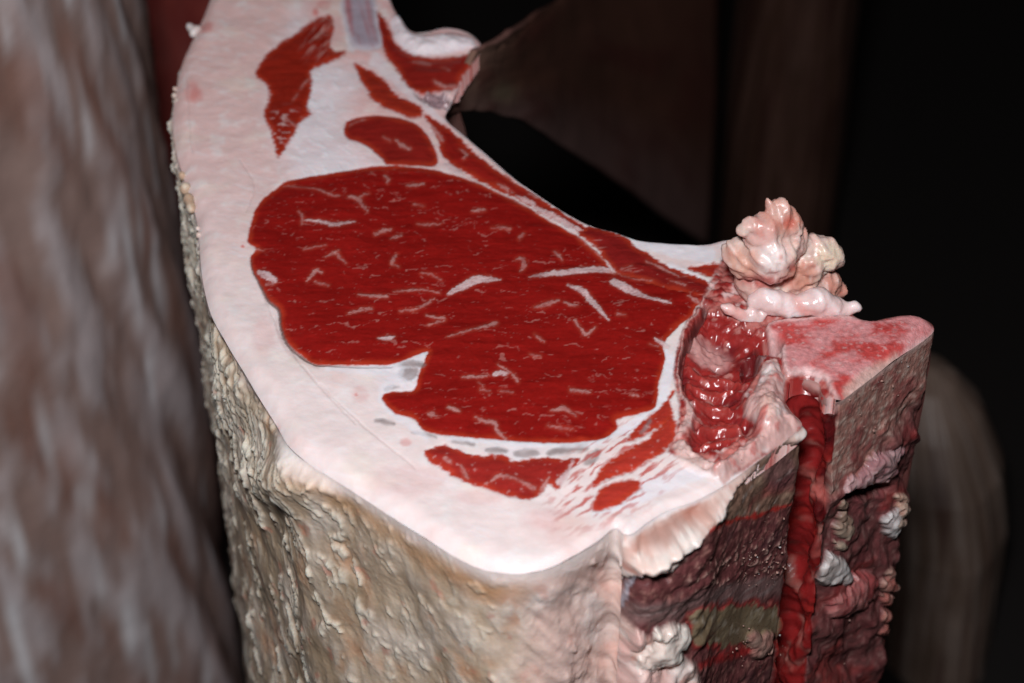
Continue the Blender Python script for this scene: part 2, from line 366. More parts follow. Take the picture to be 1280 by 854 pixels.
# ---- marbling traced streak by streak
STR = [([(560,369),(572,363),(593,353),(610,351),(625,352)], [1.5,4,5.5,4.5,1]), ([(662,348),(680,345),(715,341),(745,337),(766,338)], [.6,3,4.5,4.5,3.5]), ([(710,359),(730,368),(745,385),(760,403)], [1.2,4,3.5,1]),
 ([(767,354),(785,363),(810,373),(838,381)], [5.5,5.5,3,1]), ([(668,387),(682,384),(699,379)], [1,3,1]), ([(706,381),(714,384),(722,384)], [1,2,.8]), ([(645,327),(653,327),(655,334),(651,341)], [1,2.5,3,1]), ([(614,289),(626,287),(638,288)], [.6,1.6,.8]), ([(590,267),(598,266),(606,266)], [.6,2,.7]),
 ([(649,300),(655,295)], [1.6,1]), ([(693,316),(699,321),(703,326)], [1,2,1]), ([(355,232),(380,235),(398,239),(412,245),(425,247)], [.5,.8,1.1,1.3,.6]), ([(435,248),(448,251),(453,259),(459,266)], [1,2.8,2,1.6]), ([(447,250),(455,245),(461,243)], [1,1.3,.6]), ([(481,221),(485,226),(484,231)], [2,2.2,1]), ([(509,234),(519,233),(530,232)], [.8,2.2,.8]),
 ([(380,278),(400,280),(415,283),(430,282),(444,280)], [.8,2,3.2,2,.7]), ([(374,266),(378,274),(377,282)], [1,1.4,.7]), ([(469,294),(480,290),(490,287)], [1.5,2.2,.8]), ([(489,299),(496,297),(502,295)], [1.2,2.2,1]), ([(407,324),(417,319),(424,317)], [.8,2,.8]), ([(420,320),(427,326),(432,332)], [2,1.5,.6]), ([(490,331),(492,326),(496,320)], [2.2,2,.8]), ([(490,333),(499,336)], [1,.6]),
 ([(384,353),(390,346),(396,340),(403,343)], [1,2,2.2,.8]), ([(394,354),(402,356),(411,358)], [.6,1.1,.5]), ([(448,370),(466,373),(484,374)], [.6,2.4,1.8]), ([(493,368),(515,365),(532,365),(550,368)], [.8,1.8,1,.6]), ([(526,345),(540,347),(551,352)], [.5,1.2,.5]), ([(542,375),(531,383),(518,390)], [1,1.9,1]), ([(500,392),(512,390),(520,389)], [.6,1.2,.8]), ([(435,394),(450,390),(465,388)], [.8,2,1.2]),
 ([(522,281),(536,282),(551,281)], [.6,1.3,.6]), ([(518,257),(530,260)], [1.2,.8]), ([(380,314),(395,311),(408,309)], [.5,.9,.4]), ([(473,425),(484,424),(493,422)], [.8,3.4,1.4]), ([(533,396),(543,399),(556,399)], [.8,1.8,.8]), ([(535,408),(546,405),(556,402)], [.7,1.3,.7]), ([(560,424),(580,417),(597,413),(620,407)], [.7,1,1.8,2.4]), ([(578,474),(592,473),(608,472)], [.7,2,.9]),
 ([(562,511),(567,513),(572,516)], [1.2,2.2,1]), ([(536,518),(541,520),(546,522)], [1.5,2.6,1]), ([(618,470),(625,468),(633,469)], [2.5,3.2,2]), ([(622,457),(634,465),(642,472),(648,480)], [.6,1.3,1.8,1]), ([(668,420),(674,425),(680,429)], [.8,1.7,.8]), ([(718,404),(724,412),(731,420),(738,418),(745,412)], [1.5,1.5,2,1.3,.8]), ([(772,396),(781,397)], [1.4,.8]), ([(713,490),(725,491),(738,492)], [2,1.5,.6]), ([(790,495),(797,496)], [1.8,1]),
 ([(593,524),(606,528),(618,531),(622,540),(632,548)], [.7,1.8,2.6,2.2,1.5]), ([(688,517),(698,515),(705,513),(713,518),(720,523)], [.7,2,2.6,1.8,.6]), ([(662,445),(670,447),(676,447)], [.7,1.2,.6]), ([(561,512),(575,517)], [2.4,1.2]), ([(684,534),(700,537),(716,538)], [.5,1,.5]), ([(324,341),(333,346),(343,353)], [3,5.5,4]), ([(333,357),(341,357)], [1.5,1]), ([(320,312),(330,314)], [1.4,.6]),
 ([(818,424),(827,429),(833,434)], [1.2,3,4]), ([(812,432),(822,433)], [.8,1.2]), ([(598,480),(604,487)], [1,.6]), ([(600,490),(612,492)], [1.2,.6]), ([(625,491),(640,494)], [.6,1.2]), ([(755,323),(763,332),(768,342)], [.7,1,1.6]), ([(722,297),(738,309),(755,324)], [.8,.8,.7]),
 ([(437,157),(447,151),(458,149)], [.6,1.2,.5]), ([(494,177),(503,184),(513,188)], [.6,2.2,1]), ([(480,173),(488,178)], [1,.6]),
 ([(556,206),(566,211),(578,220)], [1.5,4.5,1.5]), ([(645,245),(655,249),(668,255)], [1.2,3.2,2]), ([(667,258),(690,270),(712,282),(728,288)], [2,3.6,4.2,1.2]), ([(585,224),(620,240),(660,259)], [1.0,.9,.9]), ([(622,231),(632,236),(641,241)], [.5,2.2,.5]), ([(540,158),(548,168),(553,176)], [1.5,2.4,2]), ([(575,187),(583,193),(580,200)], [1,1.8,1]), ([(630,217),(640,224),(650,231)], [1,2.2,.6]), ([(660,239),(668,244),(680,249)], [1,2.2,.6]),
 ([(577,584),(580,592),(585,598)], [1.2,2.2,1.5]), ([(614,603),(622,597),(636,598),(652,604),(668,612)], [1.5,2,1.8,2,2.5]), ([(678,612),(683,603),(686,598)], [3,2.2,1]), ([(556,576),(564,580)], [2.2,2]), ([(716,576),(710,590),(700,604)], [2,3,5]),
 ([(770,340),(790,350),(815,352)], [.6,.9,.5]), ([(776,336),(790,334)], [1,.6]), ([(808,328),(828,336),(848,346)], [.8,1.8,1]), ([(838,352),(856,358)], [.6,1.5]), ([(860,372),(874,378)], [1.2,2]),
 ([(358,150),(366,156),(374,160)], [1,2,.8]), ([(376,112),(382,104),(388,97)], [.6,1.6,.8]), ([(366,127),(372,119)], [.5,1]), ([(395,52),(404,44),(412,34)], [.5,1,.6]),
 ([(517,78),(528,80),(538,82)], [1,2.2,.7]), ([(542,102),(556,108),(572,106)], [.8,2,1]), ([(552,86),(562,90)], [1,.6])]
big = []
for pts, w in STR:
    m = line_mask(PWs + np.stack([wx2*1.4, wy2*1.4],1), pts, np.array(w)*0.92, 1.0)
    wmax = max(w)
    a = (0.95 if wmax > 3 else (0.72 if wmax > 1.7 else 0.55))*np.clip(.85+fmed*.7+grain*.5, .2, 1)
    cc = C(.66,.47,.47) if wmax > 3 else C(.53,.27,.25)
    m = m*sst(-.75,-.2, ffin+.35*fmed) if wmax < 3 else m
    halo = line_mask(PWs, pts, np.array(w)+2.0, 2.5)
    col = mix(col, C(.36,.06,.035), halo*allm*0.35*(1-m))
    col = mix(col, cc, m*a)
    Z += m*0.00012
    if wmax >= 2.0:
        lid += 1; PARTS[lid] = 'streak'; label[m > .55] = lid
# fine natural flecks between them
for sx, sy, th, a, sd in ((150,420,.40,.38,31), (330,800,.44,.25,32), (90,300,.47,.35,33)):
    n = fbm(X*sx+wx*1.5, Y*sy+wy*1.5, 2, sd)
    fk = sst(th, th+0.16, n)*allm*sst(-2,-7, msd['eye'])
    col = mix(col, C(.50,.22,.19), fk*a)
fs = fbm(X*90+Y*160, Y*520-X*60, 2, 34); col = mix(col, C(.55,.28,.25), sst(.3,.5,fs)*allm*(msd['wedge']<0)*.35)
fs = fbm(X*500, Y*500, 2, 35); rb = (msd['lower']<0)|(msd['side_a']<3)|(msd['side_c']<3)
col = mix(col, C(.62,.40,.38), sst(.34,.55,fs)*allm*rb*.35)
# whiter seams and edges of the fat
for pts, w, a in (([(735,281),(773,292),(800,303),(845,312),(885,318)], [1.5,3,7,10,10], .8), ([(838,332),(856,342),(880,352),(893,356)], [3,5,4,2], .7), ([(833,440),(838,455),(832,480),(826,505),(800,528),(775,538)], [3,8,6,7,9,4], .8), ([(770,540),(735,556),(680,556),(610,552),(560,549)], [4,4,3,3,2], .7),
  ([(558,150),(600,186),(650,227),(700,262),(735,281)], [1.2,1.2,1.3,1.0,1.2], .8), ([(745,640),(790,620),(840,600),(880,592)], [6,14,12,5], .7), ([(533,548),(480,498),(500,462),(470,463),(410,462)], [4,8,6,6,3], .6), ([(430,5),(436,40),(440,62)], [5,5,4], .7), ([(495,30),(508,52),(530,60),(560,58),(590,57)], [7,9,10,9,5], .75), ([(470,75),(500,105),(530,132),(556,152)], [9,6,5,2], .55)):
    m = line_mask(PWp, pts, w, 2.5)*(1-allm); col = mix(col, C(.80,.75,.79), m*a)
# pink tinges, blood dots
for x, y, rx, ry, a in ((240,115,9,14,.5),(258,32,8,7,.6),(246,120,8,10,.4),(395,15,4,5,.9),(405,6,9,6,.5),(450,493,10,10,.25),(507,553,8,5,.5),(302,309,2.2,2,1.0),(445,493,2,2,.7),(345,535,6,12,.45),(690,650,40,14,.25),(600,620,30,10,.2),(330,420,14,26,.2),(510,600,50,20,.18)):
    col = mix(col, C(.66,.16,.14), blob(PWp, x, y, rx, ry)*a*(1-allm)*.8)
# striated tissue beside the lower muscle
sr = fbm((P[:,0]*.8-P[:,1]*.55)*.030, (P[:,0]*.55+P[:,1]*.8)*.17 + wx*.6, 3, 41)
zone = blob(P, 775, 590, 95, 48, -35, .4)*(1-allm)
col = mix(col, C(.50,.06,.045), sst(.02,.28,sr)*zone*.85)

mnd = line_mask(PWp, [(497,26),(509,50),(530,57),(560,54),(588,56)], [4,7,9,9,5], 6); Z += mnd*(.0022+fmed*.0012)
# ---- rib bone end at the top of the cut
lid += 1; PARTS[lid] = 'rib_bone'
s = sdf(PWs, [(424,-60),(466,-60),(470,0),(473,30),(478,54),(470,62),(452,63),(441,58),(434,40),(427,5)], 4, 30); m = sst(1.5,-1.5,s)
c = mix(np.tile(C(.44,.36,.42),(N,1)), C(.42,.10,.10), sst(.05,.45, fbm(P[:,0]*.14-P[:,1]*.03, P[:,1]*.015, 3, 43))*.65)
c = mix(c, C(.44,.07,.07), line_mask(PWs, [(433,-10),(436,20),(441,46)], [4,4,1], 3)*.6); c = mix(c, C(.46,.14,.14), line_mask(PWs, [(458,-5),(463,25),(470,52)], [2,3,1], 3)*.5)
c = mix(c, C(.70,.62,.66), sst(-7,-1,s)*.7)
col = mix(col, c, m); label[m > .5] = lid; Z += m*0.0004*sst(0,-8,s); rough = rough*(1-m)+.3*m
# glassy purple membrane under the flap
m = blob(PWp, 542, 122, 22, 10, 20)*(1-allm); col = mix(col, C(.25,.16,.18), m*.9); rough = rough*(1-m)+.18*m; Z -= m*.002
for _ in range(14):
    a = blob(P, 528+random.random()*34, 116+random.random()*14, 3.2, 2.6); Z += a*.0009

# ---- backbone end: torn pocket, lamina, sawn vertebra
bx_ = np.clip((P[:,0]-845)/40, 0, 1)
n_r = fbm(X*260, Y*260, 4, 51); n_rf = fbm(X*800, Y*800, 3, 52); n_l = fbm(X*110, Y*110, 3, 53)
BACK = [(888,352),(872,385),(858,402),(845,440),(842,470),(848,500),(850,520),(844,545),(835,565),(860,580),(905,600),(950,572),(1010,540),(1060,500),(1180,410),(1140,380),(1060,370),(985,320),(915,290),(905,320)]
sb = sdf(PWp, BACK, 3, 40, False); mb = sst(2.5,-2.5,sb)
cb = mix(np.tile(C(.46,.15,.13),(N,1)), C(.26,.022,.02), sst(-.1,.25,n_r)); cb = mix(cb, C(.64,.46,.44), sst(.12,.4,fbm(X*190,Y*190,3,54))*.75)
col = mix(col, cb, mb)
lid += 1; PARTS[lid] = 'back_tissue'; label[mb > .5] = lid
rough = rough*(1-mb) + .30*mb
Z += mb*(n_r*.0016+n_rf*.0005)*sst(0,.003,dO)
# torn pocket
POC = [(878,392),(862,420),(853,445),(851,465),(856,488),(868,512),(862,540),(866,566),(890,562),(915,553),(938,540),(948,528),(936,512),(928,495),(942,476),(950,462),(944,450),(950,440),(968,436),(972,424),(955,414),(930,405),(905,392)]
sp = sdf(PWp, POC, 3, 40); mp_ = sst(2,-4,sp)
Z -= mp_*.75*mb*(n_r*.0016+n_rf*.0005)*sst(0,.003,dO)
Z -= mp_*.0016 + sst(0,-30,sp)*.0040 + mp_*sst(-.2,.6,n_l)*.002 - mp_*fbm(X*300,Y*380,3,55)*.0010
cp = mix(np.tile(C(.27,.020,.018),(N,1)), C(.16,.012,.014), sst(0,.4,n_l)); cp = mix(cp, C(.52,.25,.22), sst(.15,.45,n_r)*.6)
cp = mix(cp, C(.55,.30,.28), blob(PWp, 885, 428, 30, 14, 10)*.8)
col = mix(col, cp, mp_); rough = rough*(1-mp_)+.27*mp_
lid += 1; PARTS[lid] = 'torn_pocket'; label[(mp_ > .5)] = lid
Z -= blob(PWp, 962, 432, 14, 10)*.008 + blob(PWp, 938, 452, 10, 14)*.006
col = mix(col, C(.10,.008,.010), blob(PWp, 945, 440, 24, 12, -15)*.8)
for pts, w, h in (([(862,452),(885,460),(910,462),(925,470)], [2,4,4,2], .0016), ([(860,475),(890,480),(915,478)], [2,5,2], .0018), ([(870,500),(895,498),(912,505)], [4,6,3], .0022), ([(875,530),(900,520),(925,528)], [3,7,4], .0022), ([(872,552),(900,545),(930,540)], [2,5,3], .0016)):
    m = line_mask(PWp, pts, w, 3); Z += m*h; col = mix(col, C(.40,.05,.04), m*.6)
# ragged pale lip round the pocket
col = mix(col, C(.22,.018,.016), line_mask(PWp, [(886,374),(866,402),(852,436),(847,462),(852,490),(862,512)], [3,4,4,3.5,3,2], 2)*.75)
lip = line_mask(PWp, [(888,360),(874,388),(858,408),(851,440),(847,465),(852,492),(862,512),(858,530),(848,545)], [.6,1,1,.7,.8,1,4,5,3], 1.6)
col = mix(col, C(.62,.42,.39), lip*.75); Z += lip*.0005
gap = line_mask(PWp, [(884,384),(868,410),(856,436),(851,460),(856,486)], [2,3,2,2.2,1], 1.6); col = mix(col, C(.09,.02,.02), gap*.75); Z -= gap*.003  # dark line puts the shade of the pocket's left wall into the colour
# fat by the pocket
m = line_mask(PWp, [(850,560),(862,575),(882,585),(905,590)], [8,10,8,4], 4); col = mix(col, C(.70,.50,.46), m*.8); Z += m*.0012
# lamina
LAM = [(945,530),(930,512),(938,498),(950,478),(952,462),(962,452),(974,458),(980,478),(978,496),(986,512),(1003,527),(990,545),(965,560),(945,572),(925,585),(905,600),(890,590),(910,572),(935,555)]
s = sdf(PWp, LAM, 3, 40); m = sst(2,-2,s)
c = mix(np.tile(C(.60,.36,.33),(N,1)), C(.70,.58,.56), sst(-.05,.35,n_l)); c = mix(c, C(.44,.08,.07), sst(.1,.4,n_r)*.65)
col = mix(col, c, m); Z += (m*.0015 + sst(0,-12,s)*.0015)*sst(0,.004,dO); rough = rough*(1-m)+.3*m
lid += 1; PARTS[lid] = 'lamina'; label[m > .5] = lid
Z += blob(PWp, 958, 524, 16, 18, 20, .6)*.0035; col = mix(col, C(.68,.42,.36), blob(PWp, 958, 524, 13, 15)*.7); col = mix(col, C(.45,.05,.04), blob(PWp, 948, 540, 6, 16, 30)*.7)
# vertebra body
VERT = [(958,416),(966,405),(1010,400),(1050,398),(1082,400),(1110,394),(1140,388),(1180,404),(1117,453),(1073,486),(1056,502),(1040,494),(1034,478),(1026,473),(1006,467),(985,470),(978,455),(974,432)]
s = sdf(PWs, VERT, 3, 40); m = sst(1.6,-1.6,s)
sp1 = fbm(X*420, Y*520, 3, 61); sp2 = fbm(X*75, Y*95, 3, 62)
c = mix(np.tile(C(.60,.24,.24),(N,1)), C(.48,.045,.04), sst(-.15,.28,sp2+.35*sp1)*.92)
c = mix(c, C(.64,.44,.43), sst(.18,.5,sp1)*.6); c = mix(c, C(.66,.50,.48), sst(-8,-1,s)*.65)
c = mix(c, C(.62,.42,.36), line_mask(PWp, [(1060,490),(1085,470),(1120,446)], [7,6,3], 4)*.7)
col = mix(col, c, m); edgef = sst(0,.004,dO); Z += m*edgef*(.0016 + sp1*.00018 - n_r*.0012*.3) - m*edgef*mb*(n_r*.0016+n_rf*.0005)*.75 ; rough = rough*(1-m)+(.42+.1*sp1)*m
lid += 1; PARTS[lid] = 'vertebra'; label[m > .5] = lid; VERT_ID = lid
# small knob by the canal
Z += blob(PWp, 1040, 508, 12, 12, 0, .6)*.002
rough = np.clip(rough, .12, .8)

# ---- normals of the whole cut face, then one mesh for each part
V = np.column_stack([X, Y, H0 + Z])
def vnormals(V, F):
    n = np.cross(V[F[:,2]]-V[F[:,0]], V[F[:,3]]-V[F[:,1]]); out = np.zeros_like(V)
    for k in range(4): np.add.at(out, F[:,k], n)
    return out/np.maximum(np.linalg.norm(out, axis=1, keepdims=True), 1e-20)
VN = vnormals(V, FQ)
lab4 = label[FQ]; flab = np.sort(lab4, 1)[:, 2]
def submesh(F):
    u, inv = np.unique(F.ravel(), return_inverse=True); return u, inv.reshape(F.shape)
def skirted(u, F, depth):
    """verts, faces, with the open edge carried down into the meat so that the piece has thickness"""
    e = np.concatenate([F[:,[0,1]],F[:,[1,2]],F[:,[2,3]],F[:,[3,0]]]); ke = np.sort(e,1); key = ke[:,0]*len(u)+ke[:,1]
    _, first, cnt = np.unique(key, return_index=True, return_counts=True)
    b = e[first[cnt == 1]]
    bu, binv = np.unique(b.ravel(), return_inverse=True); b2 = binv.reshape(b.shape)+len(u)
    F2 = np.stack([b[:,1], b[:,0], b2[:,0], b2[:,1]], 1)
    return bu, np.concatenate([F, F2])
FAT_FACE = None; holders = {}; streak_jobs = []
muscle_of = {}
cen = V[FQ].mean(1)
mat_of = {'gristle':'gristle','rib_bone':'gristle','back_tissue':'wet','torn_pocket':'wet','lamina':'wet','vertebra':'bone'}
partname = {'gristle':'gristle','rib_bone':'rib_bone','back_tissue':'backbone_tissue','torn_pocket':'torn_pocket','lamina':'vertebral_arch','vertebra':'vertebra'}
for pid, kind in PARTS.items():
    F = FQ[flab == pid]
    if pid == 0 or kind == 'vertebra' or len(F) < 4: continue
    u, Fi = submesh(F)
    bu, Fs = skirted(u, Fi, .005)
    vv = np.concatenate([V[u], V[u][bu] - C(0,0,.006)]); ids = np.concatenate([u, u[bu]])
    if kind == 'streak': streak_jobs.append((vv, Fs, ids)); continue
    nm = names.get(kind) or partname[kind]
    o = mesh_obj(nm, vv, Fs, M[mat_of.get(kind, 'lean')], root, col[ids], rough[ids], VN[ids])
    if kind in MUS: holders[kind] = o
for vv, Fs, ids in streak_jobs:                                   # each bigger streak of marbling is a piece of its muscle
    c = ids.min(); best = min(MUS, key=lambda k: np.median(msd[k][ids]))
    mesh_obj('marbling_streak', vv, Fs, M['fat'], holders[best], col[ids], rough[ids], VN[ids])

# ================================================================== WALLS below the cut
def resample(i0, i1, step):
    a = OUTW[np.arange(i0*NSUB, i1*NSUB+1) % nO]
    L = np.concatenate([[0], np.cumsum(np.linalg.norm(np.diff(a, axis=0), axis=1))]); n = max(int(L[-1]/step), 2)
    s = np.linspace(0, L[-1], n)
    pts = np.stack([np.interp(s, L, a[:,0]), np.interp(s, L, a[:,1])], 1)
    k = np.interp(s, L, i0*NSUB+np.arange(len(a)))/NSUB
    return pts, k
trow = np.concatenate([np.arange(0, .07, .0006), np.arange(.07, .24, .0009), np.linspace(.25, H0, 14)])
def wall(i0, i1, step, paint, jag=None, rows=trow, pre=None):
    pts, k = resample(i0, i1, step); n = len(pts)
    tg = np.gradient(pts, axis=0); tg = np.stack([np.convolve(np.pad(tg[:,j],4,'edge'), np.ones(9)/9, 'valid') for j in (0,1)], 1)
    wide = np.stack([np.convolve(np.pad(tg[:,j],45,'edge'), np.ones(91)/91, 'valid') for j in (0,1)], 1); wk = (sst(47.6,48.6,k)*sst(53.9,53.2,k)*(i0 == I_SAW0))[:,None]; tg = tg*(1-wk)+wide*wk
    tg /= np.maximum(np.linalg.norm(tg, axis=1, keepdims=True), 1e-12)
    nrm = np.stack([-tg[:,1], tg[:,0]], 1)*WSIGN
    rim = np.interp(k*NSUB, np.arange(nO+1), np.append(RIM, RIM[0]))
    s = np.concatenate([[0], np.cumsum(np.linalg.norm(np.diff(pts, axis=0), axis=1))])
    m = len(rows)
    S = np.tile(s, (m,1)).ravel(); K = np.tile(k, (m,1)).ravel(); T = np.repeat(rows, n)
    base = np.column_stack([np.tile(pts, (m,1)), H0 - np.tile(rim,(m,1)).ravel()*(1-T/H0) - T*(1-0)])
    base[:,2] = np.maximum(H0 - np.tile(rim,(m,1)).ravel() - T*(H0-np.tile(rim,(m,1)).ravel())/H0, 0)
    NN = np.column_stack([np.tile(nrm,(m,1)), np.zeros(n*m)])
    if pre: base = base + NN*pre(S, T, K)[:,None]
    PP = proj(base)
    disp, c, r, lab = paint(S, T, K, PP, base)
    Vw = base + NN*disp[:,None]
    j, i = np.meshgrid(np.arange(m-1), np.arange(n-1), indexing='ij'); a = (j*n+i).ravel()
    F = np.stack([a, a+1, a+n+1, a+n], 1)
    return Vw, F, c, np.clip(r,.1,.9), lab
area = 0.5*np.sum(OUTW[:,0]*np.roll(OUTW[:,1],-1)-np.roll(OUTW[:,0],-1)*OUTW[:,1])
WSIGN = -1 if area > 0 else 1                                      # outward normal

def paint_fat(S, T, K, PP, B):
    x, y = PP[:,0], PP[:,1]; n = len(S)
    zz = -T
    fade = sst(0, .004, T); fade2 = sst(0, .016, T)
    lowf = fbm(S*22, T*14, 3, 71); midf = fbm(S*75, T*45, 4, 72)
    wu = fbm(S*120, T*90, 3, 73); wv = fbm(S*120, T*90, 3, 74)
    rough_zone = sst(560, 400, x + midf*110 + lowf*60)              # flaky on the flank side, smooth by the backbone
    gz = np.maximum(np.exp(-((x-282)/42)**2-((y-455)/75)**2), .8*np.exp(-((x-345)/60)**2-((y-590)/38)**2)); gz = np.maximum(gz, sst(262,246,x)*sst(420,330,y))
    gz = np.clip(gz*1.35 + midf*.5 - .1, 0, 1)
    f1, f2, cid = worley(S*400+wu*1.5+T*120, T*205+wv*1.7, 75)
    gran = sst(.60,.15,f1)*np.where(cid > .3, .6+.4*cid, .15); present = gz
    # strands of dried membrane, torn and curling, running down and backwards
    q = S + .42*T + wu*.0022
    st1 = fbm(q*190, T*34+wv*.8, 3, 78); st2 = fbm(q*420, T*70+wv, 3, 86); ridge = 1-np.abs(st1)*2.6
    strand = sst(.45,.95,ridge)*sst(-.25,.25,fbm(S*60, T*55, 3, 87)); streaks = sst(.16,.42,st2)
    patch = sst(.02,.30, fbm(S*48+3, T*30+wv*.3, 4, 88))
    fk1, fk2, fid = worley(q*170+wv*.9+midf*1.5, T*60+wu*1.3, 115); fl1, fl2_, lid_ = worley(q*85+wv*.6+wu*.5, T*30+midf*1.6, 118)
    curl = np.maximum(sst(.36,.10,fk1)*np.where(fid > .76, 1., 0.)*sst(-.25,.15,midf), sst(.30,.16,fl1)*np.where(lid_ > .8, 1., 0.))*sst(-.5,.0,fbm(S*330,T*200,3,119))
    smooth_p = sst(-.05,.25, fbm(S*34+2, T*22, 3, 116))
    strand = strand*(.25+.75*smooth_p); streaks = streaks*(.3+.7*smooth_p)
    d = lowf*.0042*fade2 + midf*.0015*fade2 + curl*.0011*fade*(.25+.75*rough_zone)
    d += fade*present*gran*.0013
    d += fade*rough_zone*(1-.7*present)*(strand*.0008 + streaks*.0004*patch)
    d += fade*(1-rough_zone)*(strand*.0002)
    d += fbm(S*700, T*500, 3, 79)*.00012*fade*(.4+rough_zone)
    d -= T*.020                                                     # slight taper towards the floor
    lipm = np.exp(-((x-362)/50)**2-((y-598)/34)**2); d += lipm*.0060*fade
    d += np.exp(-((x-300)/30)**2-((y-500)/45)**2)*.002*fade
    d -= line_mask(PP+np.stack([wu*6,wv*6],1), [(262,402),(285,440),(318,492),(345,532)], [3,6,8,5], 4)*.0022*fade
    # colours
    c = mix(np.tile(C(.52,.38,.27),(n,1)), C(.64,.52,.43), sst(-.2,.35,midf))
    c = mix(c, C(.54,.27,.15), sst(.02,.40, fbm(S*44, T*48, 3, 80))*.75*sst(.05,.0,gz))
    c = mix(c, C(.34,.24,.155), rough_zone*(1-present)*sst(.25,-.15,fbm(S*40+9,T*26,3,89))*.8)
    pale = np.clip(present*gran*1.0 + (strand*.8 + streaks*patch*.6)*rough_zone*(1-.6*present) + strand*.30*(1-rough_zone), 0, 1)
    pale = np.clip(pale + curl*(.35+.5*rough_zone), 0, 1)
    c = mix(c, C(.76,.70,.60), pale*.85)
    fl2 = sst(.26,.46, fbm(S*120+T*50, T*95, 4, 81)); c = mix(c, C(.74,.66,.55), fl2*.55); d += fl2*.0006*fade
    c = mix(c, C(.34,.20,.11), sst(.5,.8,f1)*present*.55)
    c = mix(c, C(.52,.16,.11), sst(.30,.5, fbm(S*130, T*130, 3, 82))*.45)
    gran = gran*present
    pink = sst(600, 700, x+wu*25)
    cp = mix(np.tile(C(.68,.47,.42),(n,1)), C(.76,.62,.58), sst(-.1,.35, fbm(S*60,T*45+S*40,4,83))); cp = mix(cp, C(.60,.30,.25), sst(.15,.45, fbm(S*110,T*70+S*60,3,84))*.6)
    c = mix(c, cp, pink*.85)
    d += pink*fade2*fbm(S*50, T*70+S*80, 3, 85)*.003
    c = mix(c, C(.34,.21,.11), line_mask(PP+np.stack([wu*6,wv*6],1), [(262,402),(285,440),(318,492),(348,535)], [1,4,6,3], 3)*.75)  # brown strip: shade under the overhanging rim, painted into the rind
    ob = sst(.001,.004,T)*sst(.016,.005,T+midf*.006)*sst(340,420,x)*sst(690,600,x); c = mix(c, C(.60,.33,.17), ob*.6)
    # the knife-cut edge: fresh fat runs a little over the rim
    over = sst(.0066,-.0010, T + midf*.0026 + wu*.0014 - sst(480,700,x)*.0014)
    fresh = mix(np.tile(C(.80,.66,.62),(n,1)), C(.72,.52,.49), sst(430,60,y)*.85)
    c = mix(c, fresh, over); white = np.exp(-((x-372)/16)**2-((y-556)/14)**2); c = mix(c, C(.82,.80,.78), white*.8); d += white*.0016*fade
    r = .52 + midf*.1 - .1*rough_zone*gran
    return d, c, r, np.zeros(n, int)

CLUMPS = [('soft_tissue','wet',C(.34,.16,.17),C(.48,.30,.30),.20,1.0,[(1060,606,8),(1070,601,10),(1081,593,11),(1091,584,12),(1099,577,13),(1107,585,10),(1099,595,9),(1085,602,9),(1114,570,8),(1122,563,6)]),
 ('soft_tissue','wet',C(.28,.06,.06),C(.40,.16,.15),.26,.9,[(1046,760,10),(1057,753,12),(1068,746,14),(1079,737,13),(1088,729,9)]),
 ('fat_scrap','fat',C(.40,.34,.33),C(.60,.55,.54),.4,.9,[(1113,666,6),(1116,657,8),(1119,648,8),(1122,640,6)]),
 ('fat_scrap','fat',C(.42,.36,.34),C(.68,.62,.60),.4,.9,[(1034,715,8),(1042,706,10),(1051,714,9),(1044,722,9),(1057,722,7),(1031,725,6)]),
 ('fat_scrap','fat',C(.36,.32,.31),C(.54,.50,.50),.4,.8,[(998,706,4),(994,711,5),(990,714,3)]),
 ('fat_lump','fat',C(.68,.54,.48),C(.78,.69,.62),.28,1.0,[(800,832,8),(807,823,10),(818,813,13),(830,804,17),(842,797,15),(850,788,8),(838,812,12)]),
 ('fat_lump','fat',C(.62,.38,.34),C(.72,.54,.50),.35,.8,[(762,832,14),(776,842,18),(796,852,20),(822,848,16),(776,812,13),(792,796,12),(760,806,12)]),
 ('fat_lump','fat',C(.70,.52,.46),C(.78,.66,.60),.35,.7,[(800,700,12),(813,704,12),(826,700,12),(838,688,12),(850,674,11),(864,662,9)]),
 ('bone_scrap','fat',C(.40,.20,.15),C(.52,.36,.28),.4,.9,[(1128,622,6),(1127,636,8),(1124,652,6)]),
 ('bone_scrap','fat',C(.32,.11,.09),C(.44,.26,.21),.4,.9,[(1113,716,7),(1112,732,9),(1110,748,7),(1110,772,7),(1107,790,6)]),
 ('bone_scrap','fat',C(.24,.16,.12),C(.34,.26,.20),.4,.8,[(1055,632,6),(1058,648,7),(1054,664,7),(1050,682,5),(1062,660,5)]),
 ('bone_scrap','sawn',C(.26,.12,.10),C(.36,.22,.18),.5,.6,[(945,800,9),(956,806,11),(950,816,9),(962,796,7)])]
LEDGE_K = [46, 48, 49, 50, 51, 52, 53, 54]
def pre_saw(S, T, K):
    lw = np.interp(K, LEDGE_K, [0, 0, .25, .85, 1, 1, .75, 0]); n_ = fbm(S*130, T*130, 4, 117)
    return lw*(.0095*sst(.0022, .0065, T + n_*.0022) + (n_*.0022+fbm(S*45,T*60,3,136)*.003)*sst(.001,.004,T) - .0012*np.exp(-((T-.0022)/.0012)**2))
